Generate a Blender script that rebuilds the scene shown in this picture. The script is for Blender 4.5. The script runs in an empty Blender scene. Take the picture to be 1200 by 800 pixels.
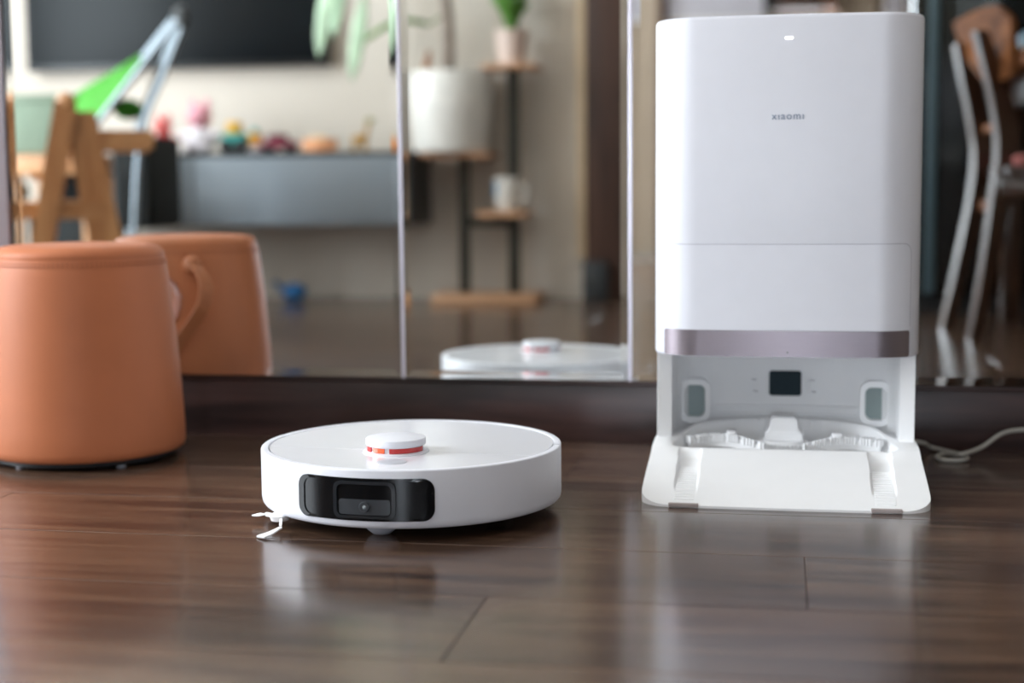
import bpy, bmesh, math, random
from mathutils import Vector, Matrix
random.seed(7)
scene = bpy.context.scene
COL = scene.collection
PI = math.pi

# ------------------------------------------------------------------ camera
F_PX, PITCH, YAW, ROLL, CAM_H = 1745.98, .1027, .1780, -.0079, .3759
MIRROR_Y = 2.1548                      # plane of the mirrored doors (X along it, Y towards it)
FW = Vector((-math.sin(YAW)*math.cos(PITCH), math.cos(YAW)*math.cos(PITCH), -math.sin(PITCH)))
_r = Vector((math.cos(YAW), math.sin(YAW), 0)); _u = _r.cross(FW)
RT = math.cos(ROLL)*_r + math.sin(ROLL)*_u
UP = -math.sin(ROLL)*_r + math.cos(ROLL)*_u
CAM = Vector((0, 0, CAM_H))
cd = bpy.data.cameras.new('camera'); cam = bpy.data.objects.new('camera', cd); COL.objects.link(cam)
cam.matrix_world = Matrix(((RT.x, UP.x, -FW.x, 0), (RT.y, UP.y, -FW.y, 0), (RT.z, UP.z, -FW.z, CAM_H), (0, 0, 0, 1)))
cd.sensor_width = 36; cd.lens = 36*F_PX/1200; cd.clip_start = .02
cd.dof.use_dof = True; cd.dof.focus_distance = 1.66; cd.dof.aperture_fstop = 2.3
scene.camera = cam

def ray(x, y): return FW + RT*((x-600)/F_PX) - UP*((y-400)/F_PX)
def fp(x, y, z=0.0):                   # photo pixel -> point at height z
    d = ray(x, y); return CAM + d*((z-CAM_H)/d.z)
def pp(x, y, Y):                       # photo pixel -> point in the plane Y
    d = ray(x, y); return CAM + d*(Y/d.y)
def vm(x, y, Yv):                      # pixel seen in the mirror, virtual depth Yv -> the real thing's place in the room
    p = pp(x, y, Yv); return Vector((p.x, 2*MIRROR_Y-Yv, p.z))

# ------------------------------------------------------------------ light and exposure
w = bpy.data.worlds.new('world'); scene.world = w; w.use_nodes = True
w.node_tree.nodes['Background'].inputs[0].default_value = (.75, .86, 1, 1)
w.node_tree.nodes['Background'].inputs[1].default_value = .6
scene.view_settings.view_transform = 'Standard'; scene.view_settings.look = 'None'
scene.view_settings.gamma = 1; scene.view_settings.use_curve_mapping = False
scene.view_settings.exposure = 0.54
scene.cycles.sample_clamp_indirect = 3.0

def area(name, loc, rot, sx, sy, power, color):
    l = bpy.data.lights.new(name, 'AREA'); l.shape = 'RECTANGLE'; l.size = sx; l.size_y = sy
    l.energy = power; l.color = color
    o = bpy.data.objects.new(name, l); COL.objects.link(o); o.location = loc; o.rotation_euler = rot
    return o
# daylight entering by the big window of the left wall, then fill added for the room beyond, no window seen there
area('window_daylight', (-3.36, 1.03, 1.25), (0, -PI/2, 0), 2.1, 1.9, 140, (.86, .93, 1))
area('far_room_fill', (-3.36, -2.2, 1.45), (0, -PI/2, 0), 1.3, 1.5, 60, (.88, .94, 1))

area('low_front_fill', (.15, -3.66, .56), (PI/2, 0, 0), .52, .94, 46, (.80, .89, 1))  # added frontal fill for dock and robot, as from an unseen window
area('far_wall_fill', (-1.48, -3.66, 1.2), (PI/2, 0, 0), 1.0, 1.9, 95, (.82, .90, 1))  # added fill for the chair edges and dock front, source unseen

# ------------------------------------------------------------------ helpers
def s2l(c):
    if isinstance(c, str):
        c = [int(c[i:i+2], 16)/255 for i in (0, 2, 4)]
    return tuple((v/12.92 if v <= .04045 else ((v+.055)/1.055)**2.4) for v in c)

MATS = {}
def mat(name, col, rough=.5, metal=0, var=.06, scale=25, bump=0, coat=0, emit=0, spec=.5, trans=0, stretch=(1, 1, 1)):
    if name in MATS: return MATS[name]
    m = bpy.data.materials.new(name); m.use_nodes = True; nt = m.node_tree; b = nt.nodes['Principled BSDF']
    c = s2l(col)
    tc = nt.nodes.new('ShaderNodeTexCoord'); mp = nt.nodes.new('ShaderNodeMapping'); mp.inputs['Scale'].default_value = stretch
    nz = nt.nodes.new('ShaderNodeTexNoise'); nz.inputs['Scale'].default_value = scale; nz.inputs['Detail'].default_value = 4
    nt.links.new(tc.outputs['Object'], mp.inputs['Vector']); nt.links.new(mp.outputs[0], nz.inputs['Vector'])
    rp = nt.nodes.new('ShaderNodeValToRGB'); nt.links.new(nz.outputs['Fac'], rp.inputs[0])
    rp.color_ramp.elements[0].position = .3; rp.color_ramp.elements[1].position = .7
    rp.color_ramp.elements[0].color = (*[v*(1-var) for v in c], 1); rp.color_ramp.elements[1].color = (*[min(1, v*(1+var)) for v in c], 1)
    nt.links.new(rp.outputs[0], b.inputs['Base Color'])
    b.inputs['Roughness'].default_value = rough; b.inputs['Metallic'].default_value = metal
    b.inputs['Coat Weight'].default_value = coat; b.inputs['Coat Roughness'].default_value = .08
    b.inputs['Specular IOR Level'].default_value = spec; b.inputs['Transmission Weight'].default_value = trans
    if emit:
        b.inputs['Emission Color'].default_value = (*c, 1); b.inputs['Emission Strength'].default_value = emit
    if bump:
        bp = nt.nodes.new('ShaderNodeBump'); bp.inputs['Strength'].default_value = bump; bp.inputs['Distance'].default_value = .002
        nt.links.new(nz.outputs['Fac'], bp.inputs['Height']); nt.links.new(bp.outputs[0], b.inputs['Normal'])
    MATS[name] = m; return m

def wood(name, dark, light, rough, scale=1.0, coat=0, rand=0.0, axis='X', bump=.05, spec=.5):
    m = bpy.data.materials.new(name); m.use_nodes = True; nt = m.node_tree; b = nt.nodes['Principled BSDF']; L = nt.links.new
    tc = nt.nodes.new('ShaderNodeTexCoord'); mp = nt.nodes.new('ShaderNodeMapping')
    st = {'X': (1.2, 14, 14), 'Y': (14, 1.2, 14), 'Z': (14, 14, 1.2)}[axis]
    mp.inputs['Scale'].default_value = [v*scale for v in st]
    oi = nt.nodes.new('ShaderNodeObjectInfo'); ml = nt.nodes.new('ShaderNodeMath'); ml.operation = 'MULTIPLY'; ml.inputs[1].default_value = 37
    L(oi.outputs['Random'], ml.inputs[0]); cx = nt.nodes.new('ShaderNodeCombineXYZ'); [L(ml.outputs[0], cx.inputs[i]) for i in range(3)]
    L(tc.outputs['Object'], mp.inputs['Vector']); L(cx.outputs[0], mp.inputs['Location'])
    nz = nt.nodes.new('ShaderNodeTexNoise'); nz.inputs['Scale'].default_value = 1.6; nz.inputs['Detail'].default_value = 8; nz.inputs['Roughness'].default_value = .62; nz.inputs['Distortion'].default_value = .8
    L(mp.outputs[0], nz.inputs['Vector'])
    rp = nt.nodes.new('ShaderNodeValToRGB'); rp.color_ramp.elements[0].position = .38; rp.color_ramp.elements[1].position = .66
    rp.color_ramp.elements[0].color = (*s2l(dark), 1); rp.color_ramp.elements[1].color = (*s2l(light), 1)
    L(nz.outputs['Fac'], rp.inputs[0])
    hs = nt.nodes.new('ShaderNodeHueSaturation')
    mr = nt.nodes.new('ShaderNodeMapRange'); mr.inputs[3].default_value = 1-rand; mr.inputs[4].default_value = 1+rand
    L(oi.outputs['Random'], mr.inputs[0]); L(mr.outputs[0], hs.inputs['Value']); L(rp.outputs[0], hs.inputs['Color']); L(hs.outputs[0], b.inputs['Base Color'])
    b.inputs['Roughness'].default_value = rough; b.inputs['Coat Weight'].default_value = coat; b.inputs['Coat Roughness'].default_value = .12
    b.inputs['Specular IOR Level'].default_value = spec
    bp = nt.nodes.new('ShaderNodeBump'); bp.inputs['Strength'].default_value = bump; bp.inputs['Distance'].default_value = .001
    L(nz.outputs['Fac'], bp.inputs['Height']); L(bp.outputs[0], b.inputs['Normal'])
    return m

def mesh_obj(name, bm, m, parent=None, smooth=True, ang=35):
    bmesh.ops.recalc_face_normals(bm, faces=bm.faces[:])
    me = bpy.data.meshes.new(name); bm.to_mesh(me); bm.free()
    if isinstance(m, (list, tuple)):
        for x in m: me.materials.append(x)
    elif m: me.materials.append(m)
    o = bpy.data.objects.new(name, me); COL.objects.link(o)
    if smooth:
        for p in me.polygons: p.use_smooth = True
        me.set_sharp_from_angle(angle=math.radians(ang))
    if parent:
        o.parent = parent
        o.matrix_parent_inverse = parent_world(parent).inverted()
    return o
def parent_world(o):
    mt = Matrix.LocRotScale(o.location, o.rotation_euler, o.scale)
    if o.parent: mt = parent_world(o.parent) @ o.matrix_parent_inverse @ mt
    return mt
def empty(name, loc=(0, 0, 0)):
    o = bpy.data.objects.new(name, None); COL.objects.link(o); o.location = loc; o.empty_display_size = .05; return o
def tag(o, label=None, cat=None, group=None, kind=None):
    for k, v in (('label', label), ('category', cat), ('group', group), ('kind', kind)):
        if v: o[k] = v
    return o
def thing(name, loc, label, cat, group=None): return tag(empty(name, loc), label, cat, group)

# geometry is given in world coordinates
def box(bm, lo, hi, bev=0, seg=2, rot=None, piv=None):
    lo, hi = Vector(lo), Vector(hi)
    r = bmesh.ops.create_cube(bm, size=1); vs = r['verts']
    c = (lo+hi)/2; s = hi-lo
    for v in vs: v.co = Vector((v.co.x*s.x, v.co.y*s.y, v.co.z*s.z))+c
    if bev:
        es = list({e for v in vs for e in v.link_edges})
        r2 = bmesh.ops.bevel(bm, geom=es, offset=bev, segments=seg, affect='EDGES', profile=.5); vs = r2['verts']
        vs = list({v for f in r2['faces'] for v in f.verts} | {v for v in vs})
        if rot:
            # all verts linked to these faces form the box
            seen = set(vs); st = list(vs)
            while st:
                a = st.pop()
                for e in a.link_edges:
                    b2 = e.other_vert(a)
                    if b2 not in seen: seen.add(b2); st.append(b2)
            vs = list(seen)
    if rot: bmesh.ops.rotate(bm, verts=vs, cent=piv if piv is not None else c, matrix=rot)
    return vs
def boxo(name, lo, hi, m, parent=None, bev=.002, seg=2, rot=None, piv=None):
    bm = bmesh.new(); box(bm, lo, hi, bev, seg, rot, piv); return mesh_obj(name, bm, m, parent)
def lathe(bm, prof, c, n=64, a0=0, a1=2*PI, close=True):
    full = abs(a1-a0-2*PI) < 1e-6; N = n if full else n+1
    rings = []
    for r, z in prof:
        if r < 1e-6: rings.append([bm.verts.new((c[0], c[1], c[2]+z))]); continue
        rings.append([bm.verts.new((c[0]+r*math.cos(a0+(a1-a0)*i/n), c[1]+r*math.sin(a0+(a1-a0)*i/n), c[2]+z)) for i in range(N)])
    for A, B in zip(rings, rings[1:]):
        for i in range(n):
            j = (i+1) % N
            if len(A) == 1 and len(B) == 1: continue
            if len(A) == 1: bm.faces.new((A[0], B[i], B[j]))
            elif len(B) == 1: bm.faces.new((A[i], A[j], B[0]))
            else: bm.faces.new((A[i], A[j], B[j], B[i]))
    return rings
def lat(name, prof, c, m, parent=None, n=64, ang=35):
    bm = bmesh.new(); lathe(bm, prof, c, n); return mesh_obj(name, bm, m, parent, ang=ang)
def catmull(pts, n=8):
    P = [Vector(p) for p in pts]; P = [2*P[0]-P[1]]+P+[2*P[-1]-P[-2]]; out = []
    for i in range(1, len(P)-2):
        a, b, c, d = P[i-1:i+3]
        for k in range(n):
            t = k/n; out.append(.5*((2*b)+(c-a)*t+(2*a-5*b+4*c-d)*t*t+(3*b-3*c+d-a)*t**3))
    out.append(P[-2]); return out
def sweep(bm, path, rad, n=10, flat=1.0, up=Vector((0, 0, 1)), closed=False):
    # rad: number or list; flat: ratio of the second radius
    R = rad if isinstance(rad, (list, tuple)) else [rad]*len(path); rings = []
    M = len(path)
    for i, p in enumerate(path):
        a = path[(i-1) % M] if (i or closed) else path[i]; b = path[(i+1) % M] if (i < M-1 or closed) else path[i]
        t = (b-a).normalized(); s = t.cross(up)
        if s.length < 1e-4: s = t.cross(Vector((1, 0, 0)))
        s.normalize(); u = s.cross(t)
        rings.append([bm.verts.new(p+s*R[i]*math.cos(2*PI*k/n)+u*R[i]*flat*math.sin(2*PI*k/n)) for k in range(n)])
    prs = list(zip(rings, rings[1:]))+([(rings[-1], rings[0])] if closed else [])
    for A, B in prs:
        for k in range(n): bm.faces.new((A[k], A[(k+1) % n], B[(k+1) % n], B[k]))
    if not closed: bm.faces.new(rings[0]); bm.faces.new(rings[-1][::-1])
def tube(name, pts, rad, m, parent=None, n=10, sm=8, flat=1.0, up=Vector((0, 0, 1))):
    bm = bmesh.new(); path = catmull(pts, sm) if sm else [Vector(p) for p in pts]
    if isinstance(rad, (list, tuple)) and sm:
        k = len(path)-1; rr = []
        for i in range(len(path)):
            t = i/k*(len(rad)-1); j = min(int(t), len(rad)-2); rr.append(rad[j]+(rad[j+1]-rad[j])*(t-j))
        rad = rr
    sweep(bm, path, rad, n, flat, up); return mesh_obj(name, bm, m, parent)
def ribbon(bm, path, wdir, width, thick, wf=None):
    # a rectangular-section strip: width along wdir
    rings = []; M = len(path)
    for i, p in enumerate(path):
        t = (path[min(i+1, M-1)]-path[max(i-1, 0)]).normalized(); wd = Vector(wdir(i/(M-1)) if callable(wdir) else wdir).normalized()
        nn = t.cross(wd).normalized(); hw = width/2*(wf(i/(M-1)) if wf else 1)
        rings.append([bm.verts.new(p+wd*a*hw+nn*b*thick/2) for a, b in ((-1, -1), (1, -1), (1, 1), (-1, 1))])
    for A, B in zip(rings, rings[1:]):
        for k in range(4): bm.faces.new((A[k], A[(k+1) % 4], B[(k+1) % 4], B[k]))
    bm.faces.new(rings[0]); bm.faces.new(rings[-1][::-1])
def rr_loop(w_, h_, r, n=6):
    out = []
    for cx, cy, a in ((w_/2-r, h_/2-r, 0), (-w_/2+r, h_/2-r, PI/2), (-w_/2+r, -h_/2+r, PI), (w_/2-r, -h_/2+r, 1.5*PI)):
        for k in range(n+1): out.append((cx+r*math.cos(a+k*PI/2/n), cy+r*math.sin(a+k*PI/2/n)))
    return out
def ring_patch(bm, outer, inner, f, d0, d1):
    # frame between two rounded-rectangle loops, from depth d0 (front) to d1
    L = [[bm.verts.new(f(u, v, d)) for u, v in lp] for lp, d in ((outer, d1), (outer, d0), (inner, d0), (inner, d1))]
    n = len(outer)
    for A, B in zip(L, L[1:]):
        for i in range(n): bm.faces.new((A[i], A[(i+1) % n], B[(i+1) % n], B[i]))
def fill_patch(bm, w_, h_, r, f, d0, d1, nu=16, n=5):
    # filled rounded-rectangle plate mapped by f(u, v, depth)
    vs = []
    for k in range(n+1): vs.append(-h_/2+r-r*math.cos(k*PI/2/n))
    vs += [-h_/2+r+(h_-2*r)*k/4 for k in range(1, 4)]
    for k in range(n+1): vs.append(h_/2-r+r*math.sin(k*PI/2/n))
    def hw(v):
        d = abs(v)-(h_/2-r)
        return w_/2 if d <= 0 else w_/2-r+math.sqrt(max(0, r*r-d*d))
    G = [[[bm.verts.new(f(hw(v)*(2*i/nu-1), v, d)) for i in range(nu+1)] for v in vs] for d in (d0, d1)]
    for s in (0, 1):
        for A, B in zip(G[s], G[s][1:]):
            for i in range(nu): bm.faces.new((A[i], A[i+1], B[i+1], B[i]))
    def rim(A, B):
        for i in range(len(A)-1): bm.faces.new((A[i], A[i+1], B[i+1], B[i]))
    rim(G[0][0], G[1][0]); rim(G[0][-1], G[1][-1])
    rim([a[0] for a in G[0]], [a[0] for a in G[1]]); rim([a[-1] for a in G[0]], [a[-1] for a in G[1]])
def ball(bm, c, r, sc=(1, 1, 1), seg=20):
    rr = bmesh.ops.create_uvsphere(bm, u_segments=seg, v_segments=seg//2, radius=r)
    for v in rr['verts']: v.co = Vector((v.co.x*sc[0], v.co.y*sc[1], v.co.z*sc[2]))+Vector(c)
def copy_tree(o, parent=None):
    c = o.copy(); COL.objects.link(c); c.parent = parent
    for ch in o.children: copy_tree(ch, c)
    return c

# ------------------------------------------------------------------ materials
M_plank = wood('floor_plank_wood', '392a24', '69503f', .20, 1.3, coat=.2, rand=.12, bump=.16)
M_sub = mat('sub_floor', '120c0a', .9)
M_plinth = wood('plinth_wood', '241816', '49332f', .35, .9, bump=.12)
M_wall = mat('wall_paint', 'd2c8bd', .85, var=.02, scale=6, bump=.05)
M_taupe = mat('taupe_paint', 'b3a493', .85, var=.03, scale=6)
M_ceil = mat('ceiling_paint', 'efece6', .9, var=.02)
M_casing = mat('cream_casing', 'd8bf9f', .6)
M_brown = wood('dark_brown_casing', '3e2a23', '5d4136', .5, .8, axis='Z')
M_white = mat('white_abs_plastic', 'e6e7ee', .38, var=.008, scale=40)
M_white2 = mat('white_inner_plastic', 'f6f6f6', .5, var=.01, scale=30)
M_gloss = mat('white_glossy_lid', 'e9eaf0', .2, var=.006, coat=.15)
M_grey = mat('pale_grey_plastic', 'b9bac2', .5)
M_gap = mat('shadow_gap_rubber', '3c3d42', .7)
M_band = mat('brushed_silver_band', '8f868c', .38, metal=.75, var=.04, scale=60, stretch=(1, 1, 30))
M_black = mat('black_gloss_plastic', '07090c', .2, coat=0, var=.1, spec=.3)
M_blackm = mat('black_matt_plastic', '15171a', .5, var=.1)
M_dgrey = mat('dark_grey_plastic', '3a3d41', .35, var=.05)
M_screen = mat('dark_teal_window', '26343a', .6, var=.04, spec=.15)
M_lens = mat('camera_lens_glass', '8f979c', .1, coat=.8)
M_red = mat('red_lidar_window', 'c62a2a', .15, coat=.6, var=.1)
M_orange = mat('orange_lidar_window', 'f2673c', .15, coat=.6, var=.08)
M_leather = mat('tan_leather', 'bb704a', .52, var=.06, scale=9, bump=.04, spec=.3)
M_leather2 = mat('tan_leather_strap', 'b46c45', .45, var=.06, scale=30, bump=.06)
M_thread = mat('tan_thread', 'a5613e', .7)
M_chrome = mat('satin_aluminium', 'd9d5e0', .32, metal=.7, var=.02)
M_steel = mat('polished_steel', 'c9ccd2', .12, metal=1, var=.02)
M_cable = mat('pale_grey_cable', 'a5a199', .5)
M_beech = wood('beech_wood', 'b07a4e', 'd09f70', .5, .8, axis='Z')
M_beechx = wood('beech_wood_board', 'b07a4e', 'd09f70', .5, .8, axis='X')
M_tan = wood('light_shelf_wood', 'b98863', 'd6a986', .55, .8)
M_chair = wood('walnut_wood', '22130c', '44291a', .28, .8, axis='Z', coat=.45)
M_crest = wood('walnut_crest_wood', '4e2d18', '80502f', .75, .7, axis='Y', coat=0, spec=.06)
M_cab = mat('blue_grey_lacquer', '919ba5', .4, var=.03, scale=4)
M_cabd = mat('dark_grey_lacquer', '35383b', .5)
M_tv = mat('tv_screen', '0d1216', .35, var=.05, spec=.15)
M_tvf = mat('tv_bezel', '1d2023', .35)
M_green = mat('green_fabric', '37861f', .8, var=.1, scale=40)
M_sage = mat('sage_fabric', '71806f', .85, var=.06, scale=40)
M_darkfab = mat('black_fabric', '131a1c', .8, var=.2, scale=30)
M_tube = mat('silver_tube', '9aa6b0', .3, metal=.6)
M_pot = mat('white_ceramic', 'ece9e4', .3)
M_potp = mat('blush_ceramic', 'd9c3b8', .4)
M_soil = mat('dark_soil', '2c211a', .95, var=.3, scale=90)
M_leaf = mat('variegated_leaf', 'b9d3b4', .35, var=.35, scale=18)
M_leafd = mat('green_leaf', '5a8a3a', .4, var=.3, scale=30)
M_stem = mat('grey_bark', '9a8c82', .8, var=.2)
M_postm = mat('black_powder_coated_steel', '23271f', .5, var=.1)
M_blackcab = mat('black_gloss_lacquer', '07090a', .16, var=.1, coat=.3)
M_teal = mat('teal_grey_trim', '4d6068', .4)
M_door = mat('lavender_white_paint', 'c7c6d2', .5)
M_curt = mat('cream_curtain', 'cdbfae', .9, var=.05)
M_curtw = mat('white_curtain', 'e4e2ea', .9, var=.03)
M_wardw = wood('red_brown_wood', '5a3a2a', '8a6048', .5, .8, axis='Z')
def mirror_mat(name, col):
    m = bpy.data.materials.new(name); m.use_nodes = True; nt = m.node_tree; b = nt.nodes['Principled BSDF']
    b.inputs['Base Color'].default_value = (*col, 1); b.inputs['Metallic'].default_value = 1; b.inputs['Roughness'].default_value = .0
    return m
M_mirror = mirror_mat('mirror_silvering', (.86, .89, .87))

# ------------------------------------------------------------------ room shell
XL, XR, YF, YB, ZC = -3.3, 2.4, -3.6, 2.19, 2.6
def struct(o): o['kind'] = 'structure'; return o
floor = struct(boxo('floor', (XL, YF, -.08), (XR, YB, -.0125), M_sub, bev=0))
# planks: rows parallel to the mirror, one object each, shared meshes
PW, Y0, PL = .1927, 1.3216, 1.22
def plank_mesh(length):
    bm = bmesh.new(); hw, hl = PW/2-.0003, length/2-.0003; c = .0007
    top = [(-hl+c, -hw+c), (hl-c, -hw+c), (hl-c, hw-c), (-hl+c, hw-c)]; mid = [(-hl, -hw), (hl, -hw), (hl, hw), (-hl, hw)]
    T = [bm.verts.new((x, y, 0)) for x, y in top]; S = [bm.verts.new((x, y, -c)) for x, y in mid]; B = [bm.verts.new((x, y, -.012)) for x, y in mid]
    bm.faces.new(T)
    for A, C in ((T, S), (S, B)):
        for i in range(4): bm.faces.new((A[i], A[(i+1) % 4], C[(i+1) % 4], C[i]))
    bmesh.ops.recalc_face_normals(bm, faces=bm.faces[:])
    me = bpy.data.meshes.new('plank'); bm.to_mesh(me); bm.free(); me.materials.append(M_plank); return me
pm_cache = {}
ends = {-1: -.263, 3: -.271, 0: .028, 1: .275, 2: -.42, 4: .35, -2: .45}
k0 = math.floor((YF-Y0)/PW)+1
for k in range(k0, 5):
    ya = Y0+k*PW
    if ya+PW > YB+.1: continue
    e0 = ends.get(k, random.uniform(0, PL)); i0 = math.floor((XL-e0)/PL); x = e0+i0*PL
    while x < XR-.01:
        a, b = max(x, XL), min(x+PL, XR); ln = round(b-a, 3)
        if ln > .03:
            if ln not in pm_cache: pm_cache[ln] = plank_mesh(ln)
            o = bpy.data.objects.new('plank', pm_cache[ln]); COL.objects.link(o); o.location = ((a+b)/2, ya+PW/2, 0); o.parent = floor
        x += PL
struct(boxo('ceiling', (XL, YF, ZC), (XR, YB, ZC+.1), M_ceil, bev=0))
def wall_with_holes(name, x, holes, y0, y1, m, th):
    # wall in the plane X = x, rectangular holes (ya, yb, za, zb)
    bm = bmesh.new(); ys = sorted({y0, y1, *[h[0] for h in holes], *[h[1] for h in holes]})
    for a, b in zip(ys, ys[1:]):
        hs = [h for h in holes if h[0] <= a and h[1] >= b]
        if not hs: box(bm, (x-th, a, 0), (x, b, ZC))
        else:
            h = hs[0]; box(bm, (x-th, a, 0), (x, b, h[2])); box(bm, (x-th, a, h[3]), (x, b, ZC))
    return struct(mesh_obj(name, bm, m, smooth=False))
wall_with_holes('wall_left', XL, [(.08, 1.98, .2, 2.3), (-2.95, -1.45, .8, 2.1)], YF, YB, M_wall, .12)
struct(boxo('wall_right', (XR, YF, 0), (XR+.12, YB, ZC), M_taupe, bev=0))
struct(boxo('wall_back', (XL, MIRROR_Y+.0155, 0), (XR, MIRROR_Y+.12, ZC), M_taupe, bev=0))
TVW = -.69
WX = vm(688, 300, 5.0).x
struct(boxo('wall_front', (XL, TVW-.14, 0), (WX, TVW, ZC), M_wall, bev=0))
bm = bmesh.new(); wx0, wx1, wz0, wz1 = -.12, .42, .06, 1.06
vx0, vx1, vz0, vz1 = -2.0, -.96, .2, 2.2
box(bm, (XL, YF-.12, 0), (vx0, YF, ZC)); box(bm, (vx1, YF-.12, 0), (wx0, YF, ZC)); box(bm, (vx0, YF-.12, 0), (vx1, YF, vz0)); box(bm, (vx0, YF-.12, vz1), (vx1, YF, ZC)); box(bm, (wx1, YF-.12, 0), (XR, YF, ZC)); box(bm, (wx0, YF-.12, 0), (wx1, YF, wz0)); box(bm, (wx0, YF-.12, wz1), (wx1, YF, ZC))
struct(mesh_obj('wall_far', bm, M_taupe, smooth=False))
w4 = struct(boxo('added_window_4', (vx0, YF-.05, vz0), (vx1, YF-.01, vz0+.04), M_white2, bev=.003))  # unseen window, added to hold the chair-edge fill light
boxo('window_frame', (vx0, YF-.05, vz1-.04), (vx1, YF-.01, vz1), M_white2, w4, .003)
for x in (vx0, (vx0+vx1)/2-.02, vx1-.04): boxo('window_mullion', (x, YF-.05, vz0+.04), (x+.04, YF-.01, vz1-.04), M_white2, w4, .003)
w3 = struct(boxo('added_window_3', (wx0, YF-.05, wz0), (wx1, YF-.01, wz0+.03), M_white2, bev=.003))  # unseen low window, added to hold the frontal fill light
boxo('window_frame', (wx0, YF-.05, wz1-.03), (wx1, YF-.01, wz1), M_white2, w3, .003)
for x in (wx0, (wx0+wx1)/2-.015, wx1-.03): boxo('window_mullion', (x, YF-.05, wz0+.03), (x+.03, YF-.01, wz1-.03), M_white2, w3, .003)
def window(name, ya, yb, za, zb, nm):
    o = struct(boxo(name, (XL-.10, ya, za), (XL-.04, yb, za+.05), M_white2, bev=.003))
    boxo('window_frame', (XL-.10, ya, zb-.05), (XL-.04, yb, zb), M_white2, o, .003)
    for i in range(nm+1):
        y = ya+(yb-ya-.05)*i/nm; boxo('window_mullion', (XL-.10, y, za+.05), (XL-.04, y+.05, zb-.05), M_white2, o, .003)
window('window_1', .08, 1.98, .2, 2.3, 3); window('added_window_2', -2.95, -1.45, .8, 2.1, 2)  # the second is unseen, added to let fill into the far room
# casings at the end of the television wall
struct(boxo('trim_1', (vm(676, 300, 4.96).x, TVW, .14), (WX+.0, TVW+.03, 2.2), M_casing, bev=.004))
struct(boxo('trim_2', (WX, TVW-.16, 0), (vm(732, 300, 4.96).x, TVW+.035, 2.3), M_brown, bev=.004))
struct(boxo('trim_3', (vm(691, 300, 4.96).x-.02, TVW+.035, 0), (vm(712, 300, 4.96).x, TVW+.07, .13), M_cabd, bev=.004))
# dark plinth under the mirrored doors
pl = struct(boxo('baseboard_back', (XL, MIRROR_Y+.0085, 0), (XR, MIRROR_Y+.0150, .088), M_plinth, bev=.001))
boxo('plinth_lip', (XL, MIRROR_Y+.004, .086), (XR, MIRROR_Y+.0150, .0935), M_plinth, pl, .002)

# ------------------------------------------------------------------ mirrored doors
BW, BD = .0115, -.00047                     # bevel width and drop
def mirror(x0, x1, label):
    z0, z1 = .0945, 2.25; Y = MIRROR_Y
    bm = bmesh.new()
    F = [bm.verts.new(p) for p in ((x0+BW, Y, z0+BW), (x1-BW, Y, z0+BW), (x1-BW, Y, z1-BW), (x0+BW, Y, z1-BW))]
    bm.faces.new(F)
    o = mesh_obj('mirror_panel', bm, M_mirror, smooth=False)
    bm = bmesh.new()
    F = [bm.verts.new(p) for p in ((x0+BW, Y, z0+BW), (x1-BW, Y, z0+BW), (x1-BW, Y, z1-BW), (x0+BW, Y, z1-BW))]
    E_ = [bm.verts.new(p) for p in ((x0, Y+BD, z0), (x1, Y+BD, z0), (x1, Y+BD, z1), (x0, Y+BD, z1))]
    K = [bm.verts.new(p) for p in ((x0, Y+.012, z0), (x1, Y+.012, z0), (x1, Y+.012, z1), (x0, Y+.012, z1))]
    for A, B in ((F, E_), (E_, K)):
        for i in range(4): bm.faces.new((A[i], A[(i+1) % 4], B[(i+1) % 4], B[i]))
    bm.faces.new(K)
    mesh_obj('bevelled_edge', bm, M_mirror, o, smooth=False)
    return tag(o, label, 'mirror', 'mirrors along the wall')
xa, xb, xc = pp(14, 250, MIRROR_Y).x, pp(470, 250, MIRROR_Y).x, pp(738.5, 250, MIRROR_Y).x
mirror(xa, xb-.003, 'wide wall mirror behind the tan leather stool')
mirror(xb+.003, xc-.003, 'narrow wall mirror between two metal strips, behind the robot vacuum')
mirror(xc+.003, xc+1.15, 'wide wall mirror behind the white docking station')
for x, z1 in ((xb, 2.25), (xc, 2.25)):
    bm = bmesh.new(); box(bm, (x-.0028, MIRROR_Y-.0012, .093), (x+.0028, MIRROR_Y+.012, z1), .0008, 1)
    o = mesh_obj('divider_strip', bm, M_chrome)
    tag(o, 'thin bright metal strip between the stool mirror and the narrow mirror' if x == xb else 'thin bright metal strip between the narrow mirror and the docking station mirror', 'trim strip', 'metal strips between the mirrors')
o = boxo('frame_upright', (xa-.09, MIRROR_Y-.006, .0945), (xa-.0035, MIRROR_Y+.012, 2.25), M_chrome, bev=.002)
tag(o, 'broad satin metal upright at the outer end of the mirror behind the stool', 'frame')

# ------------------------------------------------------------------ robot vacuum
RC = Vector((-.4229, 1.6829, 0)); TH = math.atan2(-.96, -.28)+.21        # heading angle
rob = thing('robot_vacuum', RC, 'round white robot vacuum with red sensor turret and black front camera panel', 'robot vacuum')
def rpt(r, a, z): return Vector((RC.x+r*math.cos(a), RC.y+r*math.sin(a), z))
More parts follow.
